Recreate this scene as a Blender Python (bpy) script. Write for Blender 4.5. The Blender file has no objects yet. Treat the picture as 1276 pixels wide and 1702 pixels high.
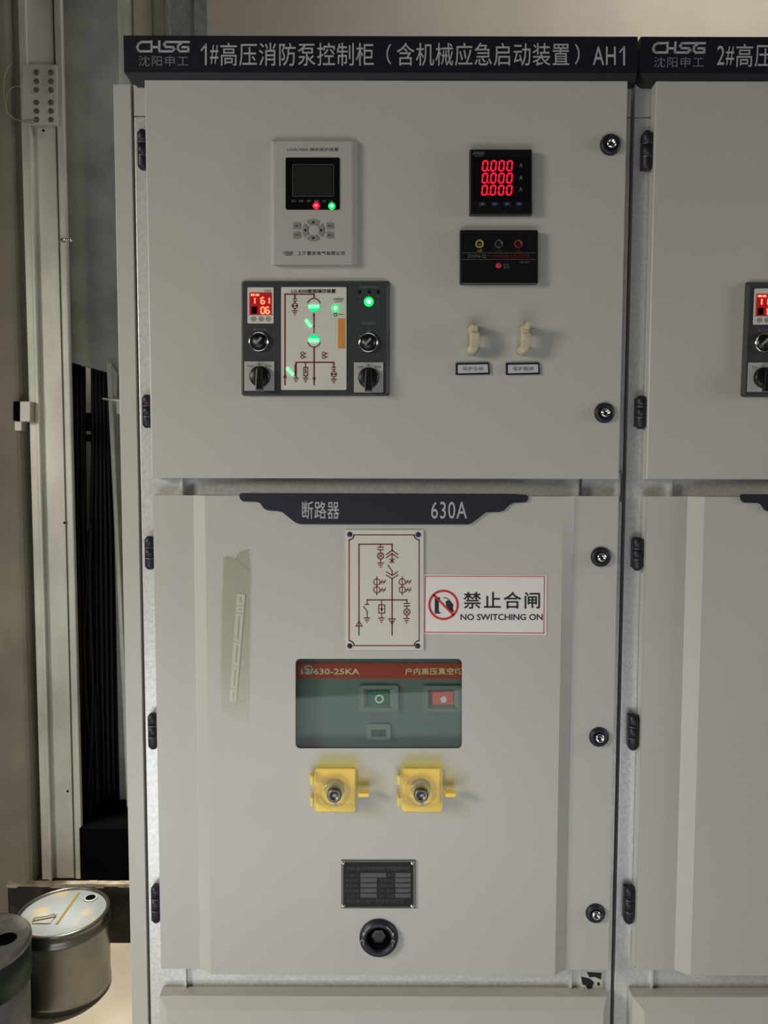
import bpy, math, random
from mathutils import Vector, Euler, Matrix
from mathutils.geometry import tessellate_polygon
random.seed(7)
S = bpy.context.scene
C = S.collection

# ---------------------------------------------------------------- camera
F = 1280.0; CX = 638.0; CY = 851.0
cam_d = bpy.data.cameras.new('camera'); cam = bpy.data.objects.new('camera', cam_d); C.objects.link(cam)
cam_d.sensor_fit = 'HORIZONTAL'; cam_d.sensor_width = 36.0; cam_d.lens = 36.0*F/1276.0
cam_d.clip_start = 0.01
CAM = Vector((0.0, -1.28, 1.6))
ROT = Matrix.Rotation(math.radians(90-3.77), 3, 'X') @ Matrix.Rotation(0.0023, 3, 'Z')
cam.location = CAM; cam.rotation_euler = ROT.to_euler()
S.camera = cam

# ---------------------------------------------------------------- world, lights, exposure
S.view_settings.view_transform = 'Standard'; S.view_settings.look = 'None'
S.view_settings.gamma = 1.0; S.view_settings.use_curve_mapping = False
S.view_settings.exposure = 0.0
W_ = bpy.data.worlds.new('world'); S.world = W_; W_.use_nodes = True
W_.node_tree.nodes['Background'].inputs[0].default_value = (1.0, 0.95, 0.86, 1)
W_.node_tree.nodes['Background'].inputs[1].default_value = 0.04
def area(name, loc, target, sx, sy, power, col, spread=180):
    l = bpy.data.lights.new(name, 'AREA'); l.shape = 'RECTANGLE'; l.size = sx; l.size_y = sy
    l.energy = power; l.color = col; l.spread = math.radians(spread)
    o = bpy.data.objects.new(name, l); C.objects.link(o); o.location = loc
    o.rotation_euler = (Vector(target)-Vector(loc)).to_track_quat('-Z', 'Y').to_euler(); return o
area('window_daylight', (-3.0, -1.9, 2.3), (-0.15, 0.1, 0.3), 0.8, 0.9, 24, (1.0, 0.93, 0.79), 92)
area('floor_bounce', (-0.5, -1.6, 0.06), (-0.3, -0.35, 0.9), 2.6, 1.3, 19, (0.88, 0.95, 1.0), 130)
area('right_window', (2.7, -0.62, 1.9), (0.2, 0, 1.4), 0.5, 1.0, 16, (1.0, 0.96, 0.9))
area('back_wall_fill', (1.2, 0.9, 3.6), (0.3, 1.9, 2.9), 1.6, 0.5, 14, (1.0, 0.95, 0.87))  # added lamp that brightens the back wall above the cabinets
area('recess_fill', (-1.02, 1.62, 2.35), (-1.0, 1.7, 1.2), 0.3, 0.05, 9, (1.0, 1.0, 1.0))  # added lamp, hidden behind the lintel, to brighten the gaps between cables
def spot(name, loc, target, power, size, blend, col, rad):
    l = bpy.data.lights.new(name, 'SPOT'); l.energy = power; l.spot_size = math.radians(size); l.spot_blend = blend
    l.color = col; l.shadow_soft_size = rad
    o = bpy.data.objects.new(name, l); C.objects.link(o); o.location = loc
    o.rotation_euler = (Vector(target)-Vector(loc)).to_track_quat('-Z', 'Y').to_euler(); return o
spot('sun_through_gap', (-0.74, 1.12, 3.5), (-0.80, 1.0, 0.0), 560, 11.5, 0.25, (1.0, 0.93, 0.8), 0.02)

# ---------------------------------------------------------------- helpers
def Wp(px, py, y):
    """a point of the plane at depth y that projects to the photo position px, py"""
    d = ROT @ Vector(((px-CX)/F, -(py-CY)/F, -1.0))
    t = (y-CAM.y)/d.y
    return CAM + d*t
def XZ(px, py, y):
    p = Wp(px, py, y); return (p.x, p.z)
def PP(pts, y): return [XZ(a, b, y) for a, b in pts]
def crop(ox, oy, s): return lambda x, y: (ox+x/s, oy+y/s)
def sl(c): return tuple(((v/255)/12.92 if v/255 <= .04045 else ((v/255+.055)/1.055)**2.4) for v in c)

def mat(name, rgb, rough=.5, metal=0, bump=0, bscale=400, var=0, vscale=6, var2=None, emit=0, alpha=1, trans=0, coat=0, stretch=None, lin=False, thr=(.35,.65)):
    m = bpy.data.materials.new(name); m.use_nodes = True; nt = m.node_tree; b = nt.nodes['Principled BSDF']
    c = (*rgb, 1) if lin else (*sl(rgb), 1)
    b.inputs['Base Color'].default_value = c; b.inputs['Roughness'].default_value = rough; b.inputs['Metallic'].default_value = metal
    b.inputs['Alpha'].default_value = alpha; b.inputs['Transmission Weight'].default_value = trans; b.inputs['Coat Weight'].default_value = coat
    tc = nt.nodes.new('ShaderNodeTexCoord')
    mp = nt.nodes.new('ShaderNodeMapping'); nt.links.new(tc.outputs['Object'], mp.inputs[0])
    if stretch: mp.inputs['Scale'].default_value = stretch
    if var or var2:
        n = nt.nodes.new('ShaderNodeTexNoise'); n.inputs['Scale'].default_value = vscale; n.inputs['Detail'].default_value = 6
        nt.links.new(mp.outputs[0], n.inputs['Vector'])
        r = nt.nodes.new('ShaderNodeValToRGB'); r.color_ramp.elements[0].position = thr[0]; r.color_ramp.elements[1].position = thr[1]
        if var2: r.color_ramp.elements[0].color = c; r.color_ramp.elements[1].color = (*sl(var2), 1)
        else:
            r.color_ramp.elements[0].color = (*[v*(1-var) for v in c[:3]], 1); r.color_ramp.elements[1].color = (*[min(1, v*(1+var)) for v in c[:3]], 1)
        nt.links.new(n.outputs[0], r.inputs[0]); nt.links.new(r.outputs[0], b.inputs['Base Color'])
    if bump:
        n = nt.nodes.new('ShaderNodeTexNoise'); n.inputs['Scale'].default_value = bscale; n.inputs['Detail'].default_value = 3
        nt.links.new(mp.outputs[0], n.inputs['Vector'])
        bp = nt.nodes.new('ShaderNodeBump'); bp.inputs['Strength'].default_value = bump; bp.inputs['Distance'].default_value = .002
        nt.links.new(n.outputs[0], bp.inputs['Height']); nt.links.new(bp.outputs[0], b.inputs['Normal'])
    if emit:
        b.inputs['Emission Color'].default_value = c; b.inputs['Emission Strength'].default_value = emit
    return m
M = {}
M['paint'] = mat('grey_powder_coat', (184,182,176), .34, bump=.12, bscale=700, var=.02, vscale=3)
M['galv'] = mat('galvanised_sheet', (212,212,210), .38, .45, bump=.15, bscale=260, var=.09, vscale=140)
M['galvdull'] = mat('dull_galvanised_rail', (200,198,188), .5, .3, bump=.15, bscale=120, var=.22, vscale=5, stretch=(1,1,.5))
M['navy'] = mat('navy_plastic', (26,29,42), .48, bump=.05)
M['header'] = mat('navy_header_coat', (24,25,36), .4)
M['black'] = mat('black_plastic', (14,14,15), .35)
M['blackgloss'] = mat('black_gloss_face', (9,9,10), .15)
M['rubber'] = mat('black_cable_sheath', (7,7,8), .6)
M['letter'] = mat('silver_lettering', (172,172,178), .5)
M['letterdim'] = mat('dim_silver_lettering', (120,120,128), .5)
M['white'] = mat('white_print', (225,225,222), .5)
M['whiteplate'] = mat('white_enamel', (205,203,194), .4)
M['chrome'] = mat('chrome', (220,220,222), .15, 1)
M['steel'] = mat('brushed_steel', (118,118,116), .42, 1)
M['maroon'] = mat('maroon_line', (108,20,22), .5)
M['red'] = mat('sign_red', (196,34,40), .5)
M['ink'] = mat('black_ink', (22,22,24), .5)
M['greyink'] = mat('grey_ink', (95,95,98), .5)
M['relay'] = mat('light_grey_plastic', (172,170,166), .45, bump=.03)
M['relaybtn'] = mat('mid_grey_button', (132,130,126), .5)
M['lcd'] = mat('dark_display_glass', (36,40,36), .2)
M['unit'] = mat('dark_grey_green_plastic', (52,58,58), .45)
M['redled'] = mat('red_led', (1, .006, .03), .4, emit=1.6, lin=True)
M['redhot'] = mat('red_lamp', (255,40,50), .4, emit=14)
M['redpane'] = mat('dark_red_display', (150,24,28), .3, emit=.5)
M['greenled'] = mat('green_led', (.09, 1, .2), .4, emit=3.2, lin=True)
M['greenhot'] = mat('green_lamp', (.06, 1, .16), .4, emit=30, lin=True)
M['greenpane'] = mat('green_translucent_indicator', (.0, .5, .14), .4, emit=1.3, lin=True)
M['warmdigit'] = mat('orange_red_led_digit', (255,90,60), .4, emit=5)
M['orange'] = mat('orange_label', (205,140,62), .5)
M['bonewhite'] = mat('cream_plastic', (188,178,150), .4)
M['yellow'] = mat('yellow_plastic', (246,214,60), .35)
M['olive'] = mat('dull_yellow', (150,135,50), .4)
M['brkbody'] = mat('grey_green_breaker_panel', (104,114,110), .5, var=.05, vscale=4)
M['brkband'] = mat('orange_red_band', (176,52,30), .45)
M['palegold'] = mat('pale_gold_print', (225,212,165), .5)
M['greenlens'] = mat('green_lens', (.0, 1, .08), .4, emit=1.6, lin=True)
M['redlens'] = mat('red_lens', (1, .0, .02), .4, emit=1.6, lin=True)
M['brkgreen'] = mat('dark_green_button', (22,100,66), .4)
M['brkred'] = mat('orange_red_button', (226,84,58), .4)
M['brkhouse'] = mat('grey_button_housing', (122,128,124), .45)
M['plateink'] = mat('black_nameplate', (13,13,12), .7)
M['platefield'] = mat('dark_grey_field', (62,62,60), .4)
M['plateprint'] = mat('faint_grey_print', (58,58,56), .5)
M['platerim'] = mat('brown_grey_rim', (92,88,80), .4)
M['wallback'] = mat('beige_plaster', (172,165,154), .9, bump=.3, bscale=30, var=.08, vscale=2.5)
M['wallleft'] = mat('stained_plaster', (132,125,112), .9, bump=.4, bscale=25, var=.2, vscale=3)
M['concrete'] = mat('dark_grey_concrete', (158,160,154), .9, bump=.5, bscale=30, var=.22, vscale=6)
M['kerb'] = mat('dark_brown_kerb', (46,40,36), .85, bump=.8, bscale=40, var2=(80,74,66), vscale=20, thr=(.5,.8))
M['kerbtop'] = mat('chipped_pale_edge', (170,160,140), .9, bump=.8, bscale=60, var=.3, vscale=30)
M['floor'] = mat('dusty_pale_floor', (176,168,150), .8, bump=.3, bscale=20, var=.15, vscale=4)
M['pilaster'] = mat('beige_cladding', (178,166,146), .6, var=.05, vscale=30)
M['drum'] = mat('tin_plate', (132,131,127), .28, .9, var=.15, vscale=8)
M['lid'] = mat('paint_smeared_lid', (162,172,176), .6, 0, var2=(214,190,130), vscale=9, thr=(.54,.7))
M['lidgrey'] = mat('grey_lid', (128,126,122), .5, .2, var=.15, vscale=30)
M['darkhole'] = mat('black_hole', (4,4,4), .8)
M['darkhole'].node_tree.nodes['Principled BSDF'].inputs['Specular IOR Level'].default_value = .05
M['greenband'] = mat('dark_green_label', (10,46,35), .5, var=.2, vscale=20)
M['bucketwhite'] = mat('dusty_grey_tin', (120,120,126), .5, .2, var=.15, vscale=12)
M['paper'] = mat('white_paper', (214,212,206), .7)
M['wire'] = mat('dull_green_wire', (150,150,104), .6)
M['bolt'] = mat('dull_bolt', (92,90,78), .5, .5)
M['galvpost'] = mat('shiny_galvanised_post', (150,158,152), .35, .5, bump=.3, bscale=60, var=.2, vscale=30)

def clear(name, tint, diffuse, dcol, gloss=.06, rough=.06):
    m = bpy.data.materials.new(name); m.use_nodes = True; nt = m.node_tree; nt.nodes.clear(); N = nt.nodes.new; L = nt.links.new
    o = N('ShaderNodeOutputMaterial'); t = N('ShaderNodeBsdfTransparent'); t.inputs[0].default_value = (*sl(tint), 1)
    d = N('ShaderNodeBsdfDiffuse'); d.inputs[0].default_value = (*sl(dcol), 1)
    g = N('ShaderNodeBsdfGlossy'); g.inputs['Roughness'].default_value = rough
    m1 = N('ShaderNodeMixShader'); m1.inputs[0].default_value = diffuse; m2 = N('ShaderNodeMixShader'); m2.inputs[0].default_value = gloss
    L(t.outputs[0], m1.inputs[1]); L(d.outputs[0], m1.inputs[2]); L(m1.outputs[0], m2.inputs[1]); L(g.outputs[0], m2.inputs[2]); L(m2.outputs[0], o.inputs[0]); return m
M['glass'] = clear('clear_window_pane', (238,244,240), .01, (60,64,60), .012, .03)
M['tape'] = clear('yellowed_clear_tape', (252,252,248), .06, (170,168,136), .04, .25)
M['clearyellow'] = clear('clear_yellow_plastic', (255,251,222), .03, (250,222,130), .02, .08)
M['clearsmoke'] = clear('clear_dome', (250,246,228), .06, (240,225,180), .05, .08)

class B:
    def __init__(s): s.v = []; s.f = []; s.smooth = []
    def quadstrip(s, a, b, n, closed=True, smooth=False):
        for i in range(n if closed else n-1):
            j = (i+1) % n; s.f.append((a+i, a+j, b+j, b+i)); s.smooth.append(smooth)
    def cap(s, loops, starts):
        tris = tessellate_polygon([[Vector((p[0], p[1], 0)) for p in l] for l in loops])
        idx = [st+i for l, st in zip(loops, starts) for i in range(len(l))]
        for t in tris: s.f.append(tuple(idx[i] for i in t)); s.smooth.append(False)
    def prism(s, pts, y0, y1, holes=(), back=None):
        """front outline pts (x,z) at y0, back outline at y1"""
        loops = [list(pts)]+[list(h) for h in holes]; bl = [list(back) if back else list(pts)]+[list(h) for h in holes]
        st = []; sb = []
        for l in loops: st.append(len(s.v)); s.v += [(p[0], y0, p[1]) for p in l]
        for l in bl: sb.append(len(s.v)); s.v += [(p[0], y1, p[1]) for p in l]
        s.cap(loops, st); s.cap(bl, sb)
        for l, a, b in zip(loops, st, sb): s.quadstrip(a, b, len(l))
        return s
    def px(s, pts, y0, th=.001, holes=(), back=None):
        return s.prism(PP(pts, y0), y0, y0+th, [PP(h, y0) for h in holes], PP(back, y0) if back else None)
    def box(s, x0, x1, y0, y1, z0, z1): return s.prism([(x0, z0), (x1, z0), (x1, z1), (x0, z1)], y0, y1)
    def line(s, pts, w, y, th=.0006, joints=True):
        for (x0, y0), (x1, y1) in zip(pts, pts[1:]):
            dx, dy = x1-x0, y1-y0; L = math.hypot(dx, dy) or 1; nx, ny = -dy/L*w/2, dx/L*w/2
            ex, ey = (dx/L*w/2, dy/L*w/2) if joints else (0, 0)
            s.px([(x0-ex+nx, y0-ey+ny), (x1+ex+nx, y1+ey+ny), (x1+ex-nx, y1+ey-ny), (x0-ex-nx, y0-ey-ny)], y, th)
        return s
    def ring(s, cx, cy, r, w, y, th=.0006, n=24, a0=0, a1=360, ry=None):
        full = abs(a1-a0) >= 360; k = n if full else n+1; ry = ry or r
        A = [math.radians(a0+(a1-a0)*i/n) for i in range(k)]
        o = [(cx+(r+w/2)*math.cos(a), cy-(ry+w/2)*math.sin(a)) for a in A]; i_ = [(cx+(r-w/2)*math.cos(a), cy-(ry-w/2)*math.sin(a)) for a in A]
        if full: s.px(o, y, th, [i_])
        else: s.px(o+i_[::-1], y, th)
        return s
    def disc(s, cx, cy, r, y, th=.0006, n=20, ry=None):
        ry = ry or r
        return s.px([(cx+r*math.cos(2*math.pi*i/n), cy-ry*math.sin(2*math.pi*i/n)) for i in range(n)], y, th)
    def lathe(s, c, prof, axis='y', n=28, smooth=True):
        """prof: (radius, offset along axis) ; c: world centre"""
        st = []
        for r, o in prof:
            st.append(len(s.v))
            for i in range(n):
                a = 2*math.pi*i/n
                if axis == 'y': s.v.append((c[0]+r*math.cos(a), c[1]+o, c[2]+r*math.sin(a)))
                else: s.v.append((c[0]+r*math.cos(a), c[1]+r*math.sin(a), c[2]+o))
        for a, b in zip(st, st[1:]): s.quadstrip(a, b, n, smooth=smooth)
        for k in (st[0], st[-1]): s.f.append(tuple(range(k, k+n))); s.smooth.append(False)
        return s
    def tube(s, pts, r, n=8):
        pts = [Vector(p) for p in pts]; st = []
        for i, p in enumerate(pts):
            d = (pts[min(i+1, len(pts)-1)]-pts[max(i-1, 0)]).normalized()
            u = d.orthogonal().normalized() if i == 0 else (u - d*u.dot(d)).normalized()
            v = d.cross(u); st.append(len(s.v))
            for k in range(n):
                a = 2*math.pi*k/n; s.v.append(tuple(p+(u*math.cos(a)+v*math.sin(a))*r))
        for a, b in zip(st, st[1:]): s.quadstrip(a, b, n, smooth=True)
        for k in (st[0], st[-1]): s.f.append(tuple(range(k, k+n))); s.smooth.append(False)
        return s
    def text(s, t, rect, y, th=.0005, spacing=1.0, bold=0.0, shear=0):
        cu = bpy.data.curves.new('t', 'FONT'); cu.body = t; cu.space_character = spacing; cu.offset = bold; cu.resolution_u = 3; cu.shear = shear
        o = bpy.data.objects.new('t', cu); C.objects.link(o)
        dg = bpy.context.evaluated_depsgraph_get(); me = bpy.data.meshes.new_from_object(o.evaluated_get(dg))
        vs = [v.co.copy() for v in me.vertices]
        x0 = min(v.x for v in vs); x1 = max(v.x for v in vs); z0 = min(v.y for v in vs); z1 = max(v.y for v in vs)
        a = len(s.v)
        for v in vs:
            px = rect[0]+(v.x-x0)/(x1-x0)*(rect[2]-rect[0]); py = rect[3]-(v.y-z0)/(z1-z0)*(rect[3]-rect[1])
            X, Z = XZ(px, py, y); s.v.append((X, y, Z))
        for p in me.polygons: s.f.append(tuple(a+i for i in p.vertices)); s.smooth.append(False)
        bpy.data.objects.remove(o); bpy.data.curves.remove(cu); bpy.data.meshes.remove(me); return s
    def build(s, name, m, parent=None, label=None, bevel=0, seg=2):
        org = Vector((0, 0, 0)); r = parent
        while r is not None: org += Vector(r.location); r = r.parent
        if parent is None:
            xs = [v[0] for v in s.v]; ys = [v[1] for v in s.v]; zs = [v[2] for v in s.v]
            org = Vector(((min(xs)+max(xs))/2, (min(ys)+max(ys))/2, min(zs)))
        me = bpy.data.meshes.new(name); me.from_pydata([Vector(v)-org for v in s.v], [], s.f)
        me.polygons.foreach_set('use_smooth', s.smooth)
        me.materials.append(M[m])
        import bmesh
        bm = bmesh.new(); bm.from_mesh(me)
        bmesh.ops.recalc_face_normals(bm, faces=bm.faces); bm.to_mesh(me); bm.free(); me.update()
        o = bpy.data.objects.new(name, me); C.objects.link(o)
        if parent is None: o.location = org
        else: o.parent = parent
        if bevel:
            md = o.modifiers.new('bevel', 'BEVEL'); md.width = bevel; md.segments = seg; md.limit_method = 'ANGLE'; md.angle_limit = .6
        if label: o['label'] = label
        return o
def rr(x0, y0, x1, y1, r, n=4):
    out = []
    for cx, cy, a in ((x1-r, y0+r, -90), (x1-r, y1-r, 0), (x0+r, y1-r, 90), (x0+r, y0+r, 180)):
        for i in range(n+1):
            t = math.radians(a+90*i/n); out.append((cx+r*math.cos(t), cy+r*math.sin(t)))
    return out
def rect(x0, y0, x1, y1): return [(x0, y0), (x1, y0), (x1, y1), (x0, y1)]
def tag(o, label, cat, group=None):
    o['label'] = label; o['category'] = cat
    if group: o['group'] = group
    return o
def thing(name, loc, label, cat, group=None):
    o = bpy.data.objects.new(name, None); C.objects.link(o); o.location = loc; o.empty_display_size = .05
    return tag(o, label, cat, group)
def copy_tree(o, parent=None, skip=()):
    c = o.copy(); C.objects.link(c); c.parent = parent
    for ch in list(kids.get(o.name, [])) if False else [k for k in C.objects if k.parent == o]:
        if ch.name.split('.')[0] in skip: continue
        copy_tree(ch, c, skip)
    return c
def struct(b, name, m, bevel=0):
    o = b.build(name, m, bevel=bevel); o['kind'] = 'structure'; return o
SEG = {'0':'abcdef','1':'bc','2':'abged','3':'abgcd','4':'fgbc','5':'afgcd','6':'afgedc','7':'abc','8':'abcdefg','9':'abcdfg'}
def digit(b, ch, x0, y0, x1, y1, w, y, slant=0):
    def q(u, v): return (x0+(x1-x0)*u+slant*(1-v), y0+(y1-y0)*v)
    D = {'a':((0,0),(1,0)),'b':((1,0),(1,.5)),'c':((1,.5),(1,1)),'d':((0,1),(1,1)),'e':((0,.5),(0,1)),'f':((0,0),(0,.5)),'g':((0,.5),(1,.5))}
    for s_ in SEG[ch]:
        (a, c), (d, e) = D[s_]; k = .14
        a2, d2 = (a+(d-a)*k, d-(d-a)*k); c2, e2 = (c+(e-c)*k*.7, e-(e-c)*k*.7)
        b.line([q(a2, c2), q(d2, e2)], w, y, .0008, joints=False)
def ground(b, x, y, w, lw, Y, step):
    for i, k in enumerate((1, .65, .3)): b.line([(x-w*k/2, y+i*step), (x+w*k/2, y+i*step)], lw, Y, joints=False)
def lamp_sym(b, x, y, r, lw, Y):
    b.ring(x, y, r, lw, Y, n=16); k = r*.7
    b.line([(x-k, y-k), (x+k, y+k)], lw*.8, Y, joints=False); b.line([(x-k, y+k), (x+k, y-k)], lw*.8, Y, joints=False)

# ================================================================ setting
fz = XZ(638, 1000, 0)
struct(B().box(-3.2, 3.2, -4.5, 2.1, -.1, 0), 'floor', 'floor')
struct(B().box(-3.2, 3.2, 1.9, 2.05, 0, 4.0), 'wall_back', 'wallback')
struct(B().box(-3.2, 3.2, -4.5, 2.1, 3.9, 4.0), 'ceiling', 'concrete')
# plastered pier at the far left
ex = Wp(24, 300, 1.20).x
pier = [(ex-.03*(1-math.cos(t)), 1.20+.03*(1-math.sin(t))) for t in [math.radians(a) for a in (0, 22, 45, 67, 90)]]
b = B()
outl = [(ex, 1.9)]+pier+[(-3.2, 1.2), (-3.2, 1.9)]
a = len(b.v); b.v += [(p[0], p[1], 0) for p in outl]; c_ = len(b.v); b.v += [(p[0], p[1], 3.9) for p in outl]
b.quadstrip(a, c_, len(outl)); b.f += [tuple(range(a, a+len(outl))), tuple(range(c_, c_+len(outl)))]; b.smooth += [False]*2
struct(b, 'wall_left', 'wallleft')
# grey concrete panel above the cable opening
YL = 1.40
xl = Wp(60, 300, YL).x; xr = Wp(201, 300, YL).x
z1 = Wp(115, 601, YL).z; z2 = Wp(182, 620, YL).z; x1_ = Wp(115, 601, YL).x; x2_ = Wp(182, 620, YL).x
zr = Wp(200, 626, YL).z
struct(B().prism([(xl, z1+.03), (x1_, z1), (x2_, z2), (xr, zr), (xr, 3.9), (xl, 3.9)], YL, 1.62), 'wall_concrete', 'concrete')
struct(B().box(Wp(184, 600, YL+.02).x, Wp(240, 600, YL+.02).x, YL+.02, 1.6, 0, z2+.05), 'wall_cheek', 'concrete')
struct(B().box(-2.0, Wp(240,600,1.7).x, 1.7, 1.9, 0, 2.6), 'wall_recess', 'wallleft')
# beige pilaster behind the cabinet
yp = 1.55
b = B(); p0 = Wp(204, 30, yp).x; p1 = Wp(275, 30, yp).x; w_ = p1-p0
b.box(p0, p1, yp, 1.9, 0, 3.9)
for u0, u1 in ((0, .2), (.26, .7), (.78, .98)): b.box(p0+w_*u0, p0+w_*u1, yp-.008, yp+.001, 0, 3.9)
struct(b, 'trim_1', 'pilaster', bevel=.003)
# kerb
kt = Wp(100, 1469, 1.18).z
kx0 = Wp(12, 1500, 1.18).x
struct(B().box(kx0, .2, 1.18, 1.75, 0, kt-.006), 'trim_2', 'kerb', bevel=.006)
b = B(); x = kx0
while x < .15:
    w = random.uniform(.02, .07); b.box(x, x+w, 1.178-random.uniform(0, .002), 1.2, kt-random.uniform(.008, .016), kt+random.uniform(-.001, .0015)); x += w
o = b.build('chipped_edge', 'kerbtop', bpy.data.objects['trim_2'])

# ================================================================ left background things
# vertical galvanised tray rail
YR = 1.215
def xr_(px): return Wp(px, 300, YR).x
rail = thing('cable_tray_rail', (xr_(75), YR, kt), 'tall galvanised steel channel standing on the kerb left of the cabinets', 'rail')
zt = 3.85; z0 = kt
B().box(xr_(40), xr_(109.5), YR, YR+.012, z0, zt).build('web', 'galvdull', rail, bevel=.001)
B().box(xr_(40), xr_(52.5), YR-.010, YR+.001, z0, zt).build('flange', 'galvdull', rail, bevel=.002)
B().box(xr_(52.5), xr_(59), YR-.018, YR+.001, z0, Wp(50, 207, YR).z).build('lip', 'galvdull', rail, bevel=.003)
B().box(xr_(98), xr_(110), YR-.008, YR+.001, z0, zt).build('flange', 'galvdull', rail, bevel=.004)
B().box(xr_(95), xr_(96.5), YR-.004, YR+.001, z0, zt).build('seam', 'bolt', rail)
b = B(); b.px(rect(37, 107, 93, 207), YR-.024, .022); sp = b.build('splice_plate', 'galvdull', rail, bevel=.001)
pc = crop(0, 80, 9.815)
for X in (592, 828):
    for Y in (395, 540, 680, 885, 1025, 1165):
        px, py = pc(X, Y); b = B(); c = Wp(px, py, YR-.026); b.lathe((c.x, YR-.024, c.z), [(.0085, 0), (.0085, -.003), (.006, -.006), (.001, -.007)], n=6, smooth=False)
        b.build('bolt', 'bolt', sp)
for px, py in ((72, 217), (107, 869), (112.5, 1315)):
    b = B(); c = Wp(px, py, YR); yy = YR-.001 if px < 90 else YR-.0165
    c = Wp(px, py, yy); b.lathe((c.x, yy, c.z), [(.004, 0), (.004, -.0006)], n=10); b.build('hole', 'darkhole', rail)
b = B(); c = Wp(100, 400, YR-.016); b.tube([(c.x, YR-.014, c.z), (c.x+.01, YR-.03, c.z), (c.x+.04, YR-.03, c.z-.002)], .004); b.tube([(c.x+.036, YR-.03, c.z-.002), (c.x+.046, YR-.03, c.z-.002)], .008, 6)
b.build('hook_bolt', 'chrome', rail)
# wire loop at splice plate
b = B(); Yw = YR-.03
pts = [Wp(*pc(x, y), Yw-.01*math.sin(i)) for i, (x, y) in enumerate([(175, 260), (110, 340), (70, 480), (60, 700), (80, 900), (120, 1060), (220, 1150), (330, 1190), (450, 1195), (560, 1200)])]
b.tube(pts, .0016, 6)
pts = [Wp(*pc(x, y), Yw) for x, y in [(330, 625), (250, 620), (180, 660), (120, 760), (95, 900), (130, 1060), (250, 1170), (400, 1180), (600, 1165)]]
b.tube(pts, .0012, 6)
tag(b.build('wire_loop', 'wire'), 'thin dull green wire looped around the bolted splice plate of the rail', 'wire')
# wall bracket
br = thing('strut_bracket', (Wp(35, 690, 1.17).x, 1.17, Wp(35, 705, 1.17).z), 'short pale steel strut sticking out of the broken plaster left of the rail', 'bracket')
B().px(rect(33, 667, 50, 701), 1.17, .10).build('strut', 'galvdull', br, bevel=.002)
B().px(rect(22, 667, 33, 699), 1.172, .09).build('end_hole', 'darkhole', br)
B().px(rect(24, 700, 36, 716), 1.18, .04).build('foot', 'galvdull', br, bevel=.002)
# cables
def cable(path, y, r, lab=None):
    b = B(); pts = []
    n = 16
    for i in range(n+1):
        t = i/n*(len(path)-1); k = min(int(t), len(path)-2); f = t-k; f = f*f*(3-2*f)*.3+f*.7
        px = path[k][0]*(1-f)+path[k+1][0]*f; py = path[k][1]*(1-f)+path[k+1][1]*f
        pts.append(Wp(px, py, y))
    b.tube(pts, r, 7)
    return tag(b.build('cable', 'rubber'), lab or 'black sheathed power cable hanging in the bundle behind the steel channel', 'cable', 'black cables in the wall opening')
for i in range(8):
    u = i/7
    cable([(112+u*27, 590), (114+u*26, 760), (118+u*23, 950), (121+u*25, 1140), (124+u*22+4*math.sin(i), 1240), (128+u*(20 if i < 6 else 12), 1480)], 1.46+.02*(i % 2), .0068)
for i in range(11):
    u = i/10
    cable([(154+u*32, 590), (154.5+u*32, 760), (151+u*42, 900), (153.5+u*42, 1150), (156+u*42, 1290), (162+u*48, 1480)], 1.47+.022*(i % 2), .0072)
for i in range(6):
    u = i/5
    cable([(160+u*26, 600), (160+u*30, 900), (164+u*40, 1180), (172+u*46, 1480)], 1.52+.02*(i % 2), .0078)
cable([(136, 780), (139, 900), (147, 990), (152, 1080), (160, 1200), (166, 1480)], 1.445, .006, 'thin black cable curving alone across the pale gap between the cable bundles')
cable([(148, 880), (144, 980), (140, 1060), (142, 1140), (150, 1240), (156, 1330), (158, 1480)], 1.45, .007, 'black cable bowing out to the left bundle low in the wall opening')
cable([(152, 860), (149, 960), (151, 1040), (155, 1140), (152, 1250), (146, 1320), (136, 1400), (134, 1480)], 1.44, .007, 'black cable crossing from the right bundle to the foot of the left bundle')
# rungs that hold the cables
ld = thing('cable_ladder', (Wp(160, 1460, 1.5).x, 1.5, kt), 'dark ladder rungs crossing behind the black cables in the wall opening', 'ladder')
for y0, y1 in ((686, 716), (722, 734), (980, 1010), (1228, 1252), (1365, 1385)):
    B().px(rect(112, y0, 215, y1), 1.50, .02).build('rung', 'rubber', ld)
# black block added to stand for the dark inside of the opening
_z = Wp(150, 1376, 1.205).z
tag(B().box(Wp(131.5, 1400, 1.205).x, Wp(216, 1400, 1.205).x, 1.205, 1.66, kt, _z).build('dark_infill', 'darkhole', bevel=.004), 'added black block for the dark inside of the opening, at the foot of the cables', 'infill')
# leaning strip
strip = thing('side_rail', (Wp(200, 1380, 1.38).x, 1.38, kt), 'thin pale steel strip leaning beside the black cables, next to the cabinet side', 'rail')
B().px([(177, 604), (183, 603), (209, 1150), (219, 1400), (213, 1400), (203, 1150)], 1.36, .012).build('strip', 'galvdull', strip)
B().px([(183, 604), (194, 622), (192, 680), (186, 665)], 1.372, .01).build('gusset', 'concrete', strip)
B().px([(170, 661), (199, 664), (199, 668), (170, 664)], 1.352, .01).build('cross_bar', 'galvdull', strip)
B().px([(192, 664), (204, 664), (204, 688), (194, 688)], 1.37, .01).build('tab', 'galvdull', strip)
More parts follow.
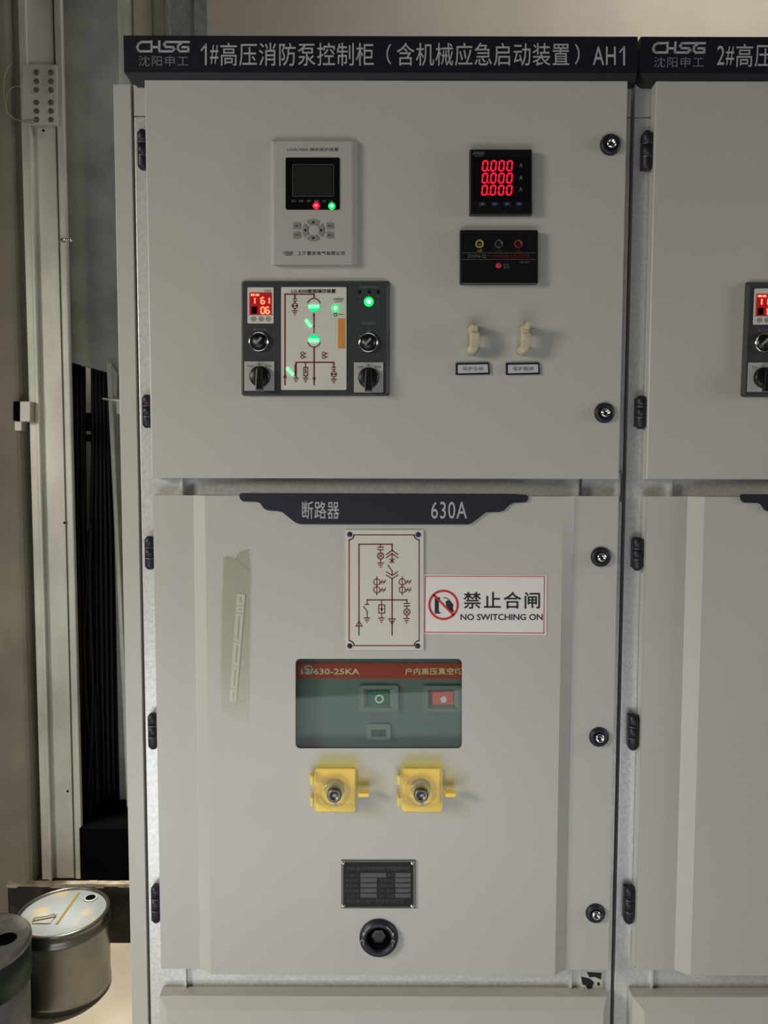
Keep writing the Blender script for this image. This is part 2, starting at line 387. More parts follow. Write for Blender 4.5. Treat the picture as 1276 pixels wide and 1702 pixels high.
# galvanised post above the header
YG = 1.5
gp = thing('galvanised_post', (Wp(310, 30, YG).x, YG, 0), 'galvanised steel post rising behind the first cabinet, right of the beige pilaster', 'post')
B().box(Wp(277, 30, YG).x, Wp(345, 30, YG).x, YG, YG+.03, 0, 3.88).build('web', 'galvpost', gp)
B().box(Wp(277, 30, YG).x, Wp(282, 30, YG).x, YG-.012, YG, 0, 3.88).build('flange', 'galvpost', gp)
B().box(Wp(324, 30, YG).x, Wp(345, 30, YG).x, YG-.01, YG, 0, 3.88).build('flange', 'galvpost', gp)

# drums
def drum_at(px, y, r): return Wp(px, 1500, y)
def rz(name, r, prof, c, m, parent, label=None, n=40): return B().lathe(c, prof, 'z', n).build(name, m, parent, label)
dc = Vector((Wp(105, 1525, .96).x, .96, 0)); R_ = .132; H_ = .246
drum = thing('metal_drum', dc, 'round tin drum with paint-smeared lid standing beside the cabinet side', 'drum')
B().lathe(dc, [(R_-.004, 0), (R_, .004), (R_, .018), (R_+.002, .022), (R_, .028), (R_, .195), (R_+.004, .202), (R_+.004, .210), (R_-.001, .216), (R_-.001, H_-.012), (R_+.002, H_-.004), (R_-.002, H_), (R_-.008, H_-.002), (R_-.009, H_-.010), (.002, H_-.010)], 'z', 48).build('body', 'drum', drum)
lid = B().lathe(dc+Vector((0, 0, H_-.0098)), [(R_-.0095, 0), (R_-.0095, .002), (.002, .0025)], 'z', 48).build('lid', 'lid', drum)
hc = Vector((Wp(152, 1510, 1.04).x, 1.035, H_-.007))
B().lathe(hc, [(.019, -.001), (.021, .002), (.017, .003)], 'z', 20).build('spout', 'galvdull', lid)
B().lathe(hc, [(.016, 0), (.015, .0036)], 'z', 20).build('spout_hole', 'darkhole', lid)
hx = dc.x-.035; b = B()
b.tube([(hx-.03, .905, H_-.008), (hx-.03, .91, H_+.006), (hx+.022, .93, H_+.006), (hx+.022, .935, H_-.008)], .004, 8)
b.prism([(hx-.03, H_-.0075), (hx+.022, H_-.0075), (hx+.022, H_-.003), (hx-.03, H_-.003)], .90, .95)
b.build('handle', 'galvdull', lid)
b = B(); b.prism([(dc.x+.002, H_-.0076), (dc.x+.010, H_-.0076), (dc.x+.009, H_-.005), (dc.x+.003, H_-.005)], .90, 1.065); b.build('yellow_paint_run', 'olive', lid)
bc = Vector((Wp(-44, 1548, .70).x, .70, 0)); Hb = .315; Rb = .137
bk = thing('paint_bucket', bc, 'grey-lidded bucket with dark green band, nearest the left edge', 'bucket')
B().lathe(bc, [(Rb-.008, 0), (Rb-.004, .004), (Rb-.002, Hb-.02), (.01, Hb-.02)], 'z', 40).build('body', 'bucketwhite', bk)
B().lathe(bc+Vector((0, 0, Hb-.118)), [(Rb-.001, 0), (Rb+.0015, .001), (Rb+.002, .100), (Rb-.002, .102)], 'z', 40).build('green_band', 'greenband', bk)
bl = B().lathe(bc+Vector((0, 0, Hb-.0205)), [(Rb+.003, 0), (Rb+.005, .006), (Rb+.004, .016), (Rb-.006, .021), (Rb-.016, .015), (.002, .013)], 'z', 40).build('lid', 'lidgrey', bk)
B().lathe(bc+Vector((.075, .02, Hb-.008)), [(.028, 0), (.027, .004)], 'z', 20).build('spout_hole', 'darkhole', bl)

# ================================================================ cabinet
U0 = -.004; PITCH = .806
XL = -.4+U0; XR = .3985
YD = -.025; YC = -.039
def zof(py, y, px=638): return Wp(px, py, y).z
def xof(px, py, y): return Wp(px, py, y).x
cab = thing('switchgear_cabinet', (U0, .7, 0), 'full-width grey switchgear cabinet with lit meters and warning sign', 'cabinet')
TOP = 2.24
zu0 = zof(795.5, YD); zu1 = zof(133, YD)
zl0 = zof(1611, YD); zl1 = zof(824, YD)
zb1 = zof(1656, YD)
# body shell
b = B()
b.box(XL+.001, XL+.003, .02, 1.4, 0.0, TOP-.04); b.box(XR-.003, XR-.001, .02, 1.4, 0, TOP-.04)
b.box(XL+.003, XR-.003, 1.398, 1.4, 0, TOP-.04); b.box(XL+.003, XR-.003, .02, 1.398, TOP-.042, TOP-.04); b.box(XL+.003, XR-.003, .02, 1.398, 0, .01)
b.build('body', 'paint', cab)
# galvanised front frame
zs = zof(195, 0)
B().box(XL, XL+.07, 0, .02, 0, zs).build('frame_post', 'galv', cab, bevel=.001)
B().box(XR-.07, XR-.0025, 0, .02, 0, zs).build('frame_post', 'galv', cab, bevel=.001)
for za, zb in ((zof(840, 0), zof(780, 0)), (zof(1680, 0), zof(1600, 0)), (.0, .06)):
    B().box(XL+.07, XR-.07, .001, .02, za, zb).build('frame_rail', 'galv', cab)
B().box(XL, XR-.0025, 0, .02, zs+.0015, TOP-.005).build('top_strip', 'paint', cab)
for px in (302.5, 963, 1031):
    x = xof(px, 810, -.006); B().box(x-.0022, x+.0022, -.012, .001, zl1-.01, zu0+.01).build('folded_lip', 'chrome' if px > 900 else 'galv', cab)
for px in (309, 948):
    x = xof(px, 1638, -.003); B().box(x-.0014, x+.0014, -.006, .001, zb1-.01, zl0+.01).build('folded_lip', 'galv', cab)
# upper door
ux0, ux1 = -.379, .3825
B().box(ux0, ux1, YD, -.002, zu0, zu1).build('upper_door', 'paint', cab, bevel=.002, seg=3)
# lower door: side wings, sloped folds, raised centre with window opening
wx0, wx1 = -.377, .3825; bo, bi = .311, .289
sx = lambda v: v+.0
hole = PP(rr(491, 1095, 767.5, 1244, 8, 5), YC)
hole_r = [(x, z) for x, z in hole]
ld_ = B()
zc1, zc0 = zl1, zl0
prof = [(wx0, YD), (-bo, YD), (-bi, YC), (bi, YC), (bo, YD), (wx1, YD)]
ins = .0015
ld_.prism([(-bi, zc0), (bi, zc0), (bi, zc1), (-bi, zc1)], YC, YC+.002, holes=[hole_r])
for (xa, ya), (xb, yb) in ((prof[0], prof[1]), (prof[1], prof[2]), (prof[3], prof[4]), (prof[4], prof[5])):
    k = len(ld_.v); ld_.v += [(xa, ya, zc0), (xb, yb, zc0), (xb, yb, zc1), (xa, ya, zc1), (xa, ya+.002, zc0), (xb, yb+.002, zc0), (xb, yb+.002, zc1), (xa, ya+.002, zc1)]
    for q in ((0,1,2,3), (4,5,6,7), (0,1,5,4), (3,2,6,7), (0,3,7,4), (1,2,6,5)): ld_.f.append(tuple(k+i for i in q)); ld_.smooth.append(False)
# returns around the edges
ld_.box(wx0, wx0+.002, YD+.0005, -.002, zc0, zc1); ld_.box(wx1-.002, wx1, YD+.0005, -.002, zc0, zc1)
ld_.box(-bi+.0, bi, YC+.0005, -.002, zc1-.0015, zc1-.0002); ld_.box(-bi, bi, YC+.0005, -.002, zc0+.0002, zc0+.0015)
ld_.box(wx0, wx1, YD+.0005, -.002, zc1-.0015, zc1-.0004); ld_.box(wx0, wx1, YD+.0005, -.002, zc0+.0004, zc0+.0015)
lower = ld_.build('lower_door', 'paint', cab)
B().px(rr(486, 1090, 773, 1249, 10), YC+.003, .0015).build('window_pane', 'glass', lower)
# base panel with sloped edges
zb0 = .03; xb0, xb1 = xof(265, 1660, YD), xof(1008, 1660, YD)
b = B(); i_ = .016
b.prism([(xb0+i_, zb0+i_), (xb1-i_*.6, zb0+i_), (xb1-i_*.6, zb1-i_), (xb0+i_, zb1-i_)], YD-.014, YD, back=[(xb0, zb0), (xb1, zb0), (xb1, zb1), (xb0, zb1)])
b.box(xb0, xb1, YD, -.002, zb0, zb1)
b.build('base_panel', 'paint', cab)
# strike plate with torn dark remains
st = B().px(rect(966, 1612, 1001, 1655), -.004, .005).build('strike_plate', 'galvdull', cab)
kc = crop(880, 1450, 3.222)
b = B(); b.px([kc(*p) for p in [(305, 535), (385, 540), (382, 575), (350, 560), (320, 562)]], -.005, .001)
b.px([kc(*p) for p in [(275, 560), (320, 570), (345, 590), (330, 622), (310, 625), (300, 605), (282, 600)]], -.005, .001)
b.px([kc(*p) for p in [(360, 592), (375, 590), (378, 605), (365, 607)]], -.005, .001); b.px([kc(*p) for p in [(285, 625), (297, 622), (300, 635), (288, 638)]], -.005, .001)
b.build('torn_sticker', 'black', st)
# hinges
hz = [(217, 283, 232), (657, 712, 239.5), (892, 947, 244.5), (1186, 1245, 249.5), (1472, 1533, 253)]
for y0, y1, px in hz:
    yh = -.013; x = -.3868; r = .0085
    za, zb = zof(y1, yh), zof(y0, yh); h = (zb-za)
    b = B(); b.lathe((x, yh, za), [(r*.55, 0), (r, .005), (r, h*.33), (r, h*.34)], 'z', 16)
    b.lathe((x, yh, za+h*.345), [(r, 0), (r, h*.31)], 'z', 16)
    b.lathe((x, yh, za+h*.66), [(r, 0), (r, h*.34-.005), (r*.55, h*.34)], 'z', 16)
    b.box(x-r*.8, x+r, -.013, .0005, za+.004, zb-.004)
    hg = b.build('hinge', 'navy', cab)
    b = B()
    for f in (.333, .655): b.lathe((x, yh, za+h*f-.0006), [(r+.0003, 0), (r+.0003, .0018)], 'z', 16)
    b.build('washer', 'steel', hg)
# locks
for px, py in ((1015, 239.5), (1005, 686), (999, 926), (996, 1226), (990, 1519.5)):
    c = Wp(px, py, YD-.004)
    lk = B().lathe((c.x, YD, c.z), [(.0165, .001), (.0165, -.002), (.0145, -.006), (.0105, -.0075), (.0085, -.004), (.001, -.004)], n=28).build('door_lock', 'navy', cab)
    B().lathe((c.x, YD-.004, c.z), [(.008, 0), (.008, -.004), (.006, -.0065), (.0045, -.0065), (.004, -.003), (.001, -.003)], n=20).build('lock_barrel', 'chrome', lk)
    B().lathe((c.x, YD-.0065, c.z), [(.0041, .001), (.0041, -.0005)], n=3).build('key_recess', 'black', lk)
# header panel
YH = -.031
hx0, hx1 = XL-.012, XR-.0008
zt_, zm = zof(60, YH), zof(121, YH)
hx0 = xof(205, 60, YH)
hx1 = .3945; hx0 = .399-PITCH
def header_shape(hx0):
    b = B(); b.prism([(hx0, zt_), (hx1, zt_), (hx1, zm), (hx0, zm)], YH, .018)
    zl_ = zof(136, -.021); k = len(b.v); e = .012
    b.v += [(hx0, YH, zm), (hx1, YH, zm), (hx1, .018, zm), (hx0, .018, zm), (hx0+e, -.021, zl_), (hx1, -.021, zl_), (hx1, .018, zl_), (hx0+e, .018, zl_)]
    for q in ((0,1,5,4), (3,2,6,7), (4,5,6,7), (0,4,7,3), (1,2,6,5)): b.f.append(tuple(k+i for i in q)); b.smooth.append(False)
    return b
hd = header_shape(xof(205, 60, YH)).build('header_panel', 'header', cab)
YT = YH-.0006
def logo(b, dx=0):
    g = crop(190+dx, 0, 4.908); w = 3.5
    for pl in ([(288, 342), (222, 342), (196, 358), (186, 385), (196, 410), (212, 418), (290, 418)], [(302, 366), (302, 418)], [(302, 338), (302, 344)], [(302, 384), (362, 384)], [(366, 338), (366, 418), (470, 418), (490, 400), (478, 384), (420, 382), (404, 362), (420, 342), (606, 342)],
               [(545, 350), (520, 370), (518, 400), (535, 418), (604, 418), (604, 384), (556, 384)]):
        b.line([g(*p) for p in pl], w, YT, .0008)
    return b
def header_text(n, end=False):
    a = B()
    def T(t, x0, x1, y0=71, y1=109.5, **k): a.text(t, (x0, y0, x1, y1), YT, bold=.003, **k)
    if end:
        T('AH', 985, 1023, 77, 108, spacing=1.08)
        if n == 1: a.line([(1037, 78), (1037, 107)], 3, YT, .0005); a.line([(1036, 79), (1030.5, 86)], 2.6, YT, .0005)
        else: T('2', 1028, 1041, 77, 108)
        return a
    a.line([(342, 74), (342, 106.5)], 3, YT, .0005); a.line([(341, 75), (335, 83)], 2.6, YT, .0005)
    if n == 2: a = B(); T('2', 334.5, 347, 74, 106)
    T('#', 349, 363, 75, 106)
    T('高压消防泵控制柜', 366, 621, spacing=1.05); T('（', 642, 650, 73, 107); T('含机械应急启动装置', 659, 946, spacing=1.05); T('）', 955, 963, 73, 107)
    return a
big = header_text(1).build('lettering', 'letter', hd); bigend = header_text(1, True).build('lettering', 'letter', hd)
logo(B()).build('logo', 'letter', hd)
B().text('沈阳申工', (230, 92.5, 313, 110), YT, spacing=1.1).build('lettering', 'letterdim', hd)
# dark name strip on lower door
d = crop(360, 800, 2.2); YN = YC-.004
b = B(); b.px([d(*p) for p in [(82, 48), (88, 43), (1085, 46), (1133, 49), (1140, 56), (1138, 70), (1128, 77), (1085, 79), (1070, 87), (1050, 108), (1035, 112), (985, 114), (935, 152), (920, 158), (302, 157), (285, 150), (240, 114), (225, 109), (188, 107), (172, 100), (158, 80), (145, 75), (95, 74), (84, 64)]], YN, .0045)
ns = b.build('name_strip', 'navy', cab, 'dark blue notched strip across the top of the lower door', bevel=.0008)
a = B(); a.text('断路器', (*d(312, 73), *d(448, 138)), YN-.0004, spacing=1.05, bold=.004); a.build('lettering', 'letter', ns); a = B(); a.text('630A', (*d(784, 74), *d(915, 137)), YN-.0004, spacing=1.1, bold=.004)
a.build('lettering', 'letter', ns)

# second cabinet: copy, own header lettering
cab2 = copy_tree(cab)
cab2.location.x += PITCH
nh = header_shape(hx0).build('header_panel', 'header', cab); nme = nh.data; bpy.data.objects.remove(nh)
for o in C.objects:
    if o.parent == cab2 and o.data == hd.data: o.data = nme
cab2['label'] = 'second grey switchgear cabinet, cut off by the right edge of the photo'
for o in list(C.objects):
    if o.parent and o.parent.parent == cab2 and o.data in (big.data, bigend.data):
        nb = header_text(2, o.data == bigend.data).build('lettering', 'letter', hd); me = nb.data; bpy.data.objects.remove(nb); o.data = me
# end side panel left of cabinet 1
zsp = zof(141, 0)
sp_ = B().box(xof(188, 150, 0), XL-.0045, 0, 1.42, 0, zsp).build('end_panel', 'paint', cab, 'beige end panel closing the left side of the row', bevel=.001)
B().box(XL-.0044, XL-.0005, .022, 1.4, 0, zsp).build('gap_shade', 'rubber', cab)  # black strip put in for the shade in the open gap

# ================================================================ instruments on upper door
# protection relay
g = crop(430, 220, 7.089); YRf = -.037
def R2(f, x0, y0, x1, y1): (a, b_), (c, d_) = f(x0, y0), f(x1, y1); return rect(a, b_, c, d_)
def RR2(f, x0, y0, x1, y1, r): (a, b_), (c, d_) = f(x0, y0), f(x1, y1); return rr(a, b_, c, d_, r)
c0 = Wp(*g(650, 1570), YD)
rel = thing('protection_relay', (c0.x, YD, c0.z), 'light grey protection relay with dark screen and four-way buttons', 'relay')
b = B(); b.prism(PP(R2(g, 172, 104, 1100, 1560), YRf), YRf, -.0255, back=PP(R2(g, 142, 102, 1168, 1566), -.0255)); b.build('casing', 'relay', rel, bevel=.0006)
B().text('LGW700A 微机保护装置', (*g(335, 182), *g(940, 222)), YRf-.0003).build('lettering', 'ink', rel)
bz = B().px(RR2(g, 315, 297, 952, 910, 3), YRf-.0012, .002).build('screen_bezel', 'blackgloss', rel)
(x0, y0), (x1, y1) = g(400, 380), g(880, 752)
B().line([(x0, y0), (x1, y0), (x1, y1), (x0, y1), (x0, y0)], .8, YRf-.0016).build('screen_outline', 'greyink', bz)
B().px(R2(g, 415, 395, 862, 738), YRf-.0015, .0006).build('screen', 'lcd', bz)
b = B()
for X, t in ((410, '运行'), (498, '告警'), (590, '保护'), (680, '跳闸'), (770, '合位'), (850, '分位')):
    b.text(t, (*g(X-26, 796), *g(X+26, 822)), YRf-.0016)
b.build('lettering', 'letterdim', bz)
for X, Y, m in ((678, 866, 'redhot'), (860, 872, 'greenhot')):
    c = Wp(*g(X, Y), YRf); B().lathe((c.x, YRf-.001, c.z), [(.0056, 0), (.0056, -.0005), (.0050, -.0011), (.0024, -.0014)], n=16).build('indicator_lamp', m[:-3]+'lens', rel, ('red' if m[0] == 'r' else 'green')+' lit lamp'); lmp = [k for k in C.objects if k.parent == rel][-1]; B().lathe((c.x, YRf-.0020, c.z), [(.0022, .001), (.0022, -.0006), (.0005, -.0012)], n=12).build('lamp_core', m, lmp)  # lens made wide to take in the glow around the lamp
cx, cy = g(640, 1152)
for a in (90, 0, 270, 180):
    bb = B().ring(cx, cy, 13.7, 8.6, YRf-.0014, .002, 8, a-36, a+36).build('arrow_button', 'relaybtn', rel, bevel=.0004)
    t = math.radians(a); ux, uy = math.cos(t), -math.sin(t); vx, vy = -uy, ux
    m_ = 13.6; B().px([(cx+ux*(m_+2.4), cy+uy*(m_+2.4)), (cx+ux*(m_-2)+vx*2.8, cy+uy*(m_-2)+vy*2.8), (cx+ux*(m_-2)-vx*2.8, cy+uy*(m_-2)-vy*2.8)], YRf-.0018, .0004).build('arrow', 'ink', bb)
for x0, y0, t in ((403, 1062, '+'), (403, 1172, '-'), (795, 1062, '取消'), (795, 1172, '确认')):
    bb = B().px(RR2(g, x0, y0, x0+82, y0+77, 2), YRf-.0014, .002).build('key', 'relaybtn', rel, bevel=.0004)
    B().text(t, (*g(x0+18, y0+(26 if t != '-' else 34)), *g(x0+66, y0+(52 if t != '-' else 42))), YRf-.0017).build('lettering', 'ink', bb)
b = B(); b.text('LOGULE', (*g(288, 1400), *g(408, 1432)), YRf-.0003, bold=.02, shear=.3); b.line([g(320, 1444), g(385, 1444)], 1.2, YRf-.0006); b.text('上海雷庆电气有限公司', (*g(455, 1400), *g(1012, 1448)), YRf-.0003, spacing=1.1, bold=.01)
b.build('lettering', 'ink', rel)

# control unit
g = crop(380, 440, 4.253); YU = -.034
c0 = Wp(*g(610, 925), YD)
cu = thing('status_display_unit', (c0.x, YD, c0.z), 'large dark green-grey control display with lit green mimic diagram and knobs', 'control unit', 'mimic display units on the upper doors')
b = B(); b.prism(PP(RR2(g, 100, 122, 1112, 918, 4), YU), YU, -.0255, back=PP(RR2(g, 90, 114, 1140, 928, 5), -.0255)); b.build('casing', 'unit', cu)
# red display
rd = B().px(RR2(g, 132, 160, 317, 415, 2), YU-.001, .002).build('display_card', 'whiteplate', cu)
B().px(R2(g, 146, 196, 304, 352), YU-.0014, .001).build('display_pane', 'redpane', rd)
B().px(R2(g, 160, 296, 200, 346), YU-.0018, .001).build('dark_square', 'darkhole', rd)
b = B(); Yd = YU-.0022
for ch, x0 in (('1', 160), ('6', 228), ('1', 262)):
    (a_, b1), (c_, d_) = g(x0, 232), g(x0+24, 275); digit(b, ch, a_, b1, c_, d_, 2.0, Yd)
for ch, x0 in (('0', 228), ('6', 262)):
    (a_, b1), (c_, d_) = g(x0, 300), g(x0+24, 344); digit(b, ch, a_, b1, c_, d_, 2.0, Yd)
b.line([g(156, 213), g(182, 213)], 3, Yd, .0008, False); b.line([g(190, 213), g(215, 213)], 3, Yd, .0008, False)
b.build('digits', 'warmdigit', rd)
b = B()
for X in (175, 230, 280):
    b.ring(*g(X, 383), 3.6, 1, YU-.0014); b.disc(*g(X, 383), 1.5, YU-.0014)
b.line([g(140, 354), g(310, 354)], .7, YU-.0014); b.text('温湿度', (*g(250, 176), *g(300, 192)), YU-.0014); b.build('printed_marks', 'greyink', rd)
# mimic panel
mp_ = B().px(RR2(g, 370, 158, 832, 885, 2), YU-.001, .002).build('mimic_panel', 'whiteplate', cu)
YM = YU-.0015; b = B(); lw = 2.1
b.line([g(397, 848), g(397, 208), g(603, 208), g(603, 235)], lw, YM)
b.px([g(397, 765), g(410, 800), (g(384, 800))], YM, .0006)
def cap_lamp(X, y0):
    b.line([g(X, y0), g(X, y0+32)], lw, YM); b.line([g(X-14, y0+34), g(X+14, y0+34)], 1.5, YM, joints=False); b.line([g(X-14, y0+48), g(X+14, y0+48)], 1.5, YM, joints=False)
    x, y = g(X, y0+82); b.ring(x, y, 4.4, 1.3, YM, n=16); b.disc(x-2.2, y, 1.6, YM, n=8); b.disc(x+2.2, y, 1.6, YM, n=8)
    b.line([g(X, y0+48), g(X, y0+60)], 1.5, YM); b.line([g(X, y0+104), g(X, y0+114)], 1.5, YM)
    xx, yy = g(X, y0+118); ground(b, xx, yy, 9.5, 1.5, YM, 3)
cap_lamp(467, 208); cap_lamp(742, 692)
cxx, cyy = g(602, 282); b.ring(cxx, cyy, 10.4, 1.6, YM, a0=10, a1=170)
cxx, cyy = g(602, 538); b.ring(cxx, cyy, 10.4, 1.6, YM, a0=190, a1=350)
b.px([g(602, 335), g(611, 362), g(593, 362)], YM, .0006); b.line([g(602, 345), g(602, 480)], 1.4, YM)
for yy in range(368, 440, 16): b.line([g(596, yy), g(609, yy+8)], 1.3, YM, joints=False)
b.line([g(603, 585), g(603, 848)], lw, YM); b.px([g(603, 826), g(616, 798), g(590, 798)], YM, .0006)
b.line([g(475, 690), g(742, 690)], lw, YM)
b.line([g(475, 690), g(475, 795)], lw, YM); xx, yy = g(475, 802); ground(b, xx, yy, 9.5, 1.5, YM, 3)
b.line([g(470, 712), g(470, 780)], 2.6, YM)
b.line([g(543, 690), g(543, 726)], 1.5, YM); x0, y0 = g(530, 726); x1, y1 = g(557, 785); b.line([(x0, y0), (x1, y0), (x1, y1), (x0, y1), (x0, y0)], 1.4, YM)
b.line([g(543, 735), g(543, 765)], 1.4, YM); b.px([g(543, 772), g(549, 756), g(537, 756)], YM, .0006); b.line([g(543, 785), g(543, 798)], 1.5, YM); xx, yy = g(543, 802); ground(b, xx, yy, 9.5, 1.5, YM, 3)
for X in (520, 672):
    for Y in (628, 652): b.ring(*g(X, Y), 2.6, 1.2, YM, n=12); b.line([g(X+12, Y), g(X+30, Y)], 1, YM, joints=False); b.line([g(X+12, Y-6), g(X+22, Y+4)], 1, YM, joints=False)
b.build('printed_diagram', 'maroon', mp_)
b = B(); b.text('LG-8300智能操控装置', (*g(443, 172), *g(755, 201)), YM, bold=.015); b.text('LOGULE', (*g(740, 234), *g(812, 252)), YM, bold=.01, shear=.3)
b.line([g(750, 262), g(800, 262)], .8, YM); b.ring(*g(755, 352), 2.6, .9, YM, n=12); b.line([g(778, 351), g(812, 351)], .8, YM)
b.build('lettering', 'ink', mp_)
B().px(R2(g, 772, 380, 822, 592), YM, .0008).build('orange_label', 'orange', mp_)
for Y, a in ((290, (180, 360)), (535, (0, 180))):
    cxx, cyy = g(602, Y); B().ring(cxx, cyy, 5, 9.6, YM-.0002, .0008, 14, *a).build('green_half_disc', 'greenpane', mp_)
for p, q, w in ((g(565, 295), g(638, 295), 5.5), (g(565, 532), g(638, 532), 5.5), (g(545, 388), g(584, 436), 4), (g(410, 728), g(458, 777), 4)):
    B().line([p, q], w, YM-.0012, .0018, joints=False).build('light_bar', 'greenled', mp_, bevel=.0003)
for (X, Y), r, par in (((755, 308), .0048, mp_), ((990, 262), .0062, cu)):
    c = Wp(*g(X, Y), YU); B().lathe((c.x, YU-.0005, c.z), [(r*1.25, 0), (r*1.25, -.0010), (r, -.0018), (r*.5, -.0020)], n=18).build('indicator_lamp', 'greenlens', par)  # widened glowing lens also stands for the halo around the lamp
    B().lathe((c.x, YU-.0022, c.z), [(r*.62, .001), (r*.6, -.0012), (r*.1, -.0022)], n=14).build('lamp_core', 'greenhot', par)
b = B()
for t, x0, y0, x1, y1 in (('高压带电指示', 925, 150, 1062, 166), ('面板模拟', 945, 405, 1038, 422), ('远控', 972, 460, 1010, 476), ('解锁闭锁', 172, 450, 262, 466)):
    b.text(t, (*g(x0, y0), *g(x1, y1)), YU-.0004)
for X, Y in ((930, 222), (990, 215), (1055, 222), (930, 262), (1052, 262), (922, 497), (1060, 500)): b.disc(*g(X, Y), 1.0, YU-.0008, n=8)
b.build('lettering', 'letterdim', cu)
b = B()
for X, Y in ((925, 190), (992, 190), (1055, 190)):
    b.px([g(X, Y-14), g(X+14, Y+4), g(X, Y+20), g(X-14, Y+4)], YU-.0006, .001)
b.build('dark_diamonds', 'black', cu)
for X, Y in ((212, 542), (987, 548)):
    c = Wp(*g(X, Y), YU-.004)
    kn = B().lathe((c.x, YU, c.z), [(.0158, .0005), (.0158, -.004), (.0150, -.0052), (.0136, -.0050), (.0130, -.003), (.001, -.003)], n=32).build('selector_ring', 'chrome', cu)
    B().lathe((c.x, YU-.003, c.z), [(.0129, .0005), (.0129, -.0015), (.001, -.002)], n=28).build('selector_face', 'black', kn)
    x, y = g(X-4, Y-6); B().line([(x-5, y+5), (x+5, y-5)], 4.2, YU-.0068, .0025, joints=False).build('selector_bar', 'relaybtn', kn, bevel=.0004)
for x0, y0, x1, y1, ts in ((110, 683, 322, 890, ('手动', '0', '自动')), (885, 690, 1092, 902, ('分闸', '0', '合闸'))):
    pl = B().px(R2(g, x0, y0, x1, y1), YU-.002, .003).build('switch_plate', 'relay', cu, bevel=.0003)
    mx, my = (x0+x1)/2, (y0+y1)/2; a = B()
    a.text(ts[0], (*g(x0+20, y0+24), *g(x0+62, y0+42)), YU-.0023); a.text(ts[2], (*g(x1-62, y0+24), *g(x1-20, y0+42)), YU-.0023); a.text('0', (*g(mx-7, y0+10), *g(mx+5, y0+28)), YU-.0023)
    a.build('lettering', 'greyink', pl)
    c = Wp(*g(mx-1, my), YU-.01)
    B().lathe((c.x, YU-.002, c.z), [(.0168, 0), (.0160, -.006), (.0135, -.008), (.001, -.008)], n=28).build('dial', 'black', pl, bevel=0)
    b = B(); b.px([g(mx-22, my-55), g(mx-8, my-66), g(mx+8, my-66), g(mx+22, my-55), g(mx+25, my+98), g(mx-30, my+98)], YU-.017, .0095); b.build('lever', 'black', pl, bevel=.0015)

# power meter
g = crop(730, 220, 3.87); YPm = -.040
c0 = Wp(*g(400, 522), YD)
pm = thing('power_meter', (c0.x, YD, c0.z), 'square black meter showing three rows of red digits', 'meter')
b = B(); b.prism(PP(R2(g, 203, 110, 592, 515), YPm), YPm, -.036, back=PP(R2(g, 197, 105, 600, 522), YPm)); x = PP(R2(g, 197, 105, 600, 522), YPm); b.prism(x, -.036, -.0255); b.build('casing', 'black', pm)
B().px(R2(g, 214, 160, 580, 440), YPm-.0004, .0006).build('display_glass', 'blackgloss', pm)
b = B()
for y0, y1, xo in ((184, 246, 0), (264, 324, -1), (342, 401, -3)):
    for i, xd in enumerate((276, 330, 382, 434)):
        (a_, b1), (c_, d_) = g(xd+xo, y0), g(xd+30+xo, y1); digit(b, '0', a_, b1, c_, d_, 2.3, YPm-.001, slant=1.6)
    b.disc(*g(317+xo, y1-1), 1.2, YPm-.001, .0008, n=8)
b.build('digits', 'redled', pm)
b = B()
for X, Y in ((525, 212), (525, 292), (523, 366)): b.text('A', (*g(X-11, Y-14), *g(X+11, Y+14)), YPm-.0006)
b.text('LOGULE', (*g(216, 124), *g(290, 142)), YPm-.0003, bold=.01, shear=.3); b.line([g(230, 152), g(276, 152)], .7, YPm-.0006)
b.build('lettering', 'letterdim', pm)
M['bluebtn'] = mat('blue_grey_button', (48,50,78), .4)
for X in (277, 356, 435, 513): 
    bb = B().px(RR2(g, X-22, 449, X+22, 472, 1.5), YPm-.0014, .002).build('button', 'bluebtn', pm)
    B().px([g(X-8, 461), g(X, 455), g(X+8, 461), g(X, 466)], YPm-.0017, .0004).build('mark', 'letterdim', bb)
# voltage indicator
YV = -.038
c0 = Wp(*g(384, 972), YD)
vi = thing('voltage_indicator', (c0.x, YD, c0.z), 'black landscape voltage presence indicator with three lamp windows below the meter', 'indicator')
b = B(); b.px(R2(g, 133, 627, 635, 972), YV, .0128); b.build('casing', 'black', vi, bevel=.0012)
for X, m, t, tm in ((258, 'olive', 'A相', 'olive'), (382, 'unit', 'B相', 'unit'), (507, 'maroon', 'C相', 'maroon')):
    x, y = g(X, 718); c = Wp(x, y, YV)
    lr = B().lathe((c.x, YV, c.z), [(.0068, .0005), (.0066, -.003), (.0045, -.003), (.004, .0002), (.001, .0002)], n=20).build('lamp_window', m, vi)
    B().px([(x, y-2), (x+2.4, y+2), (x-2.4, y+2)], YV-.001, .0005).build('mark', m, lr)
    B().text(t, (*g(X-16, 752), *g(X+16, 770)), YV-.0003).build('lettering', tm, lr)
b = B(); b.line([g(150, 775), g(620, 775)], .6, YV-.0006); b.line([g(150, 817), g(620, 817)], .6, YV-.0006)
b.text('DXN-Q', (*g(185, 784), *g(300, 810)), YV-.0003, bold=.01); b.text('自检', (*g(412, 845), *g(448, 858)), YV-.0003); b.text('按钮', (*g(412, 862), *g(448, 875)), YV-.0003); b.text('闭锁', (*g(518, 828), *g(578, 842)), YV-.0003); b.build('lettering', 'greyink', vi)
B().text('户内高压带电显示装置', (*g(310, 784), *g(580, 806)), YV-.0003).build('lettering', 'maroon', vi)
c = Wp(*g(381, 857), YV); B().lathe((c.x, YV, c.z), [(.0048, .0005), (.0046, -.0015), (.003, -.003), (.0005, -.0034)], n=16).build('test_button', 'red', vi)
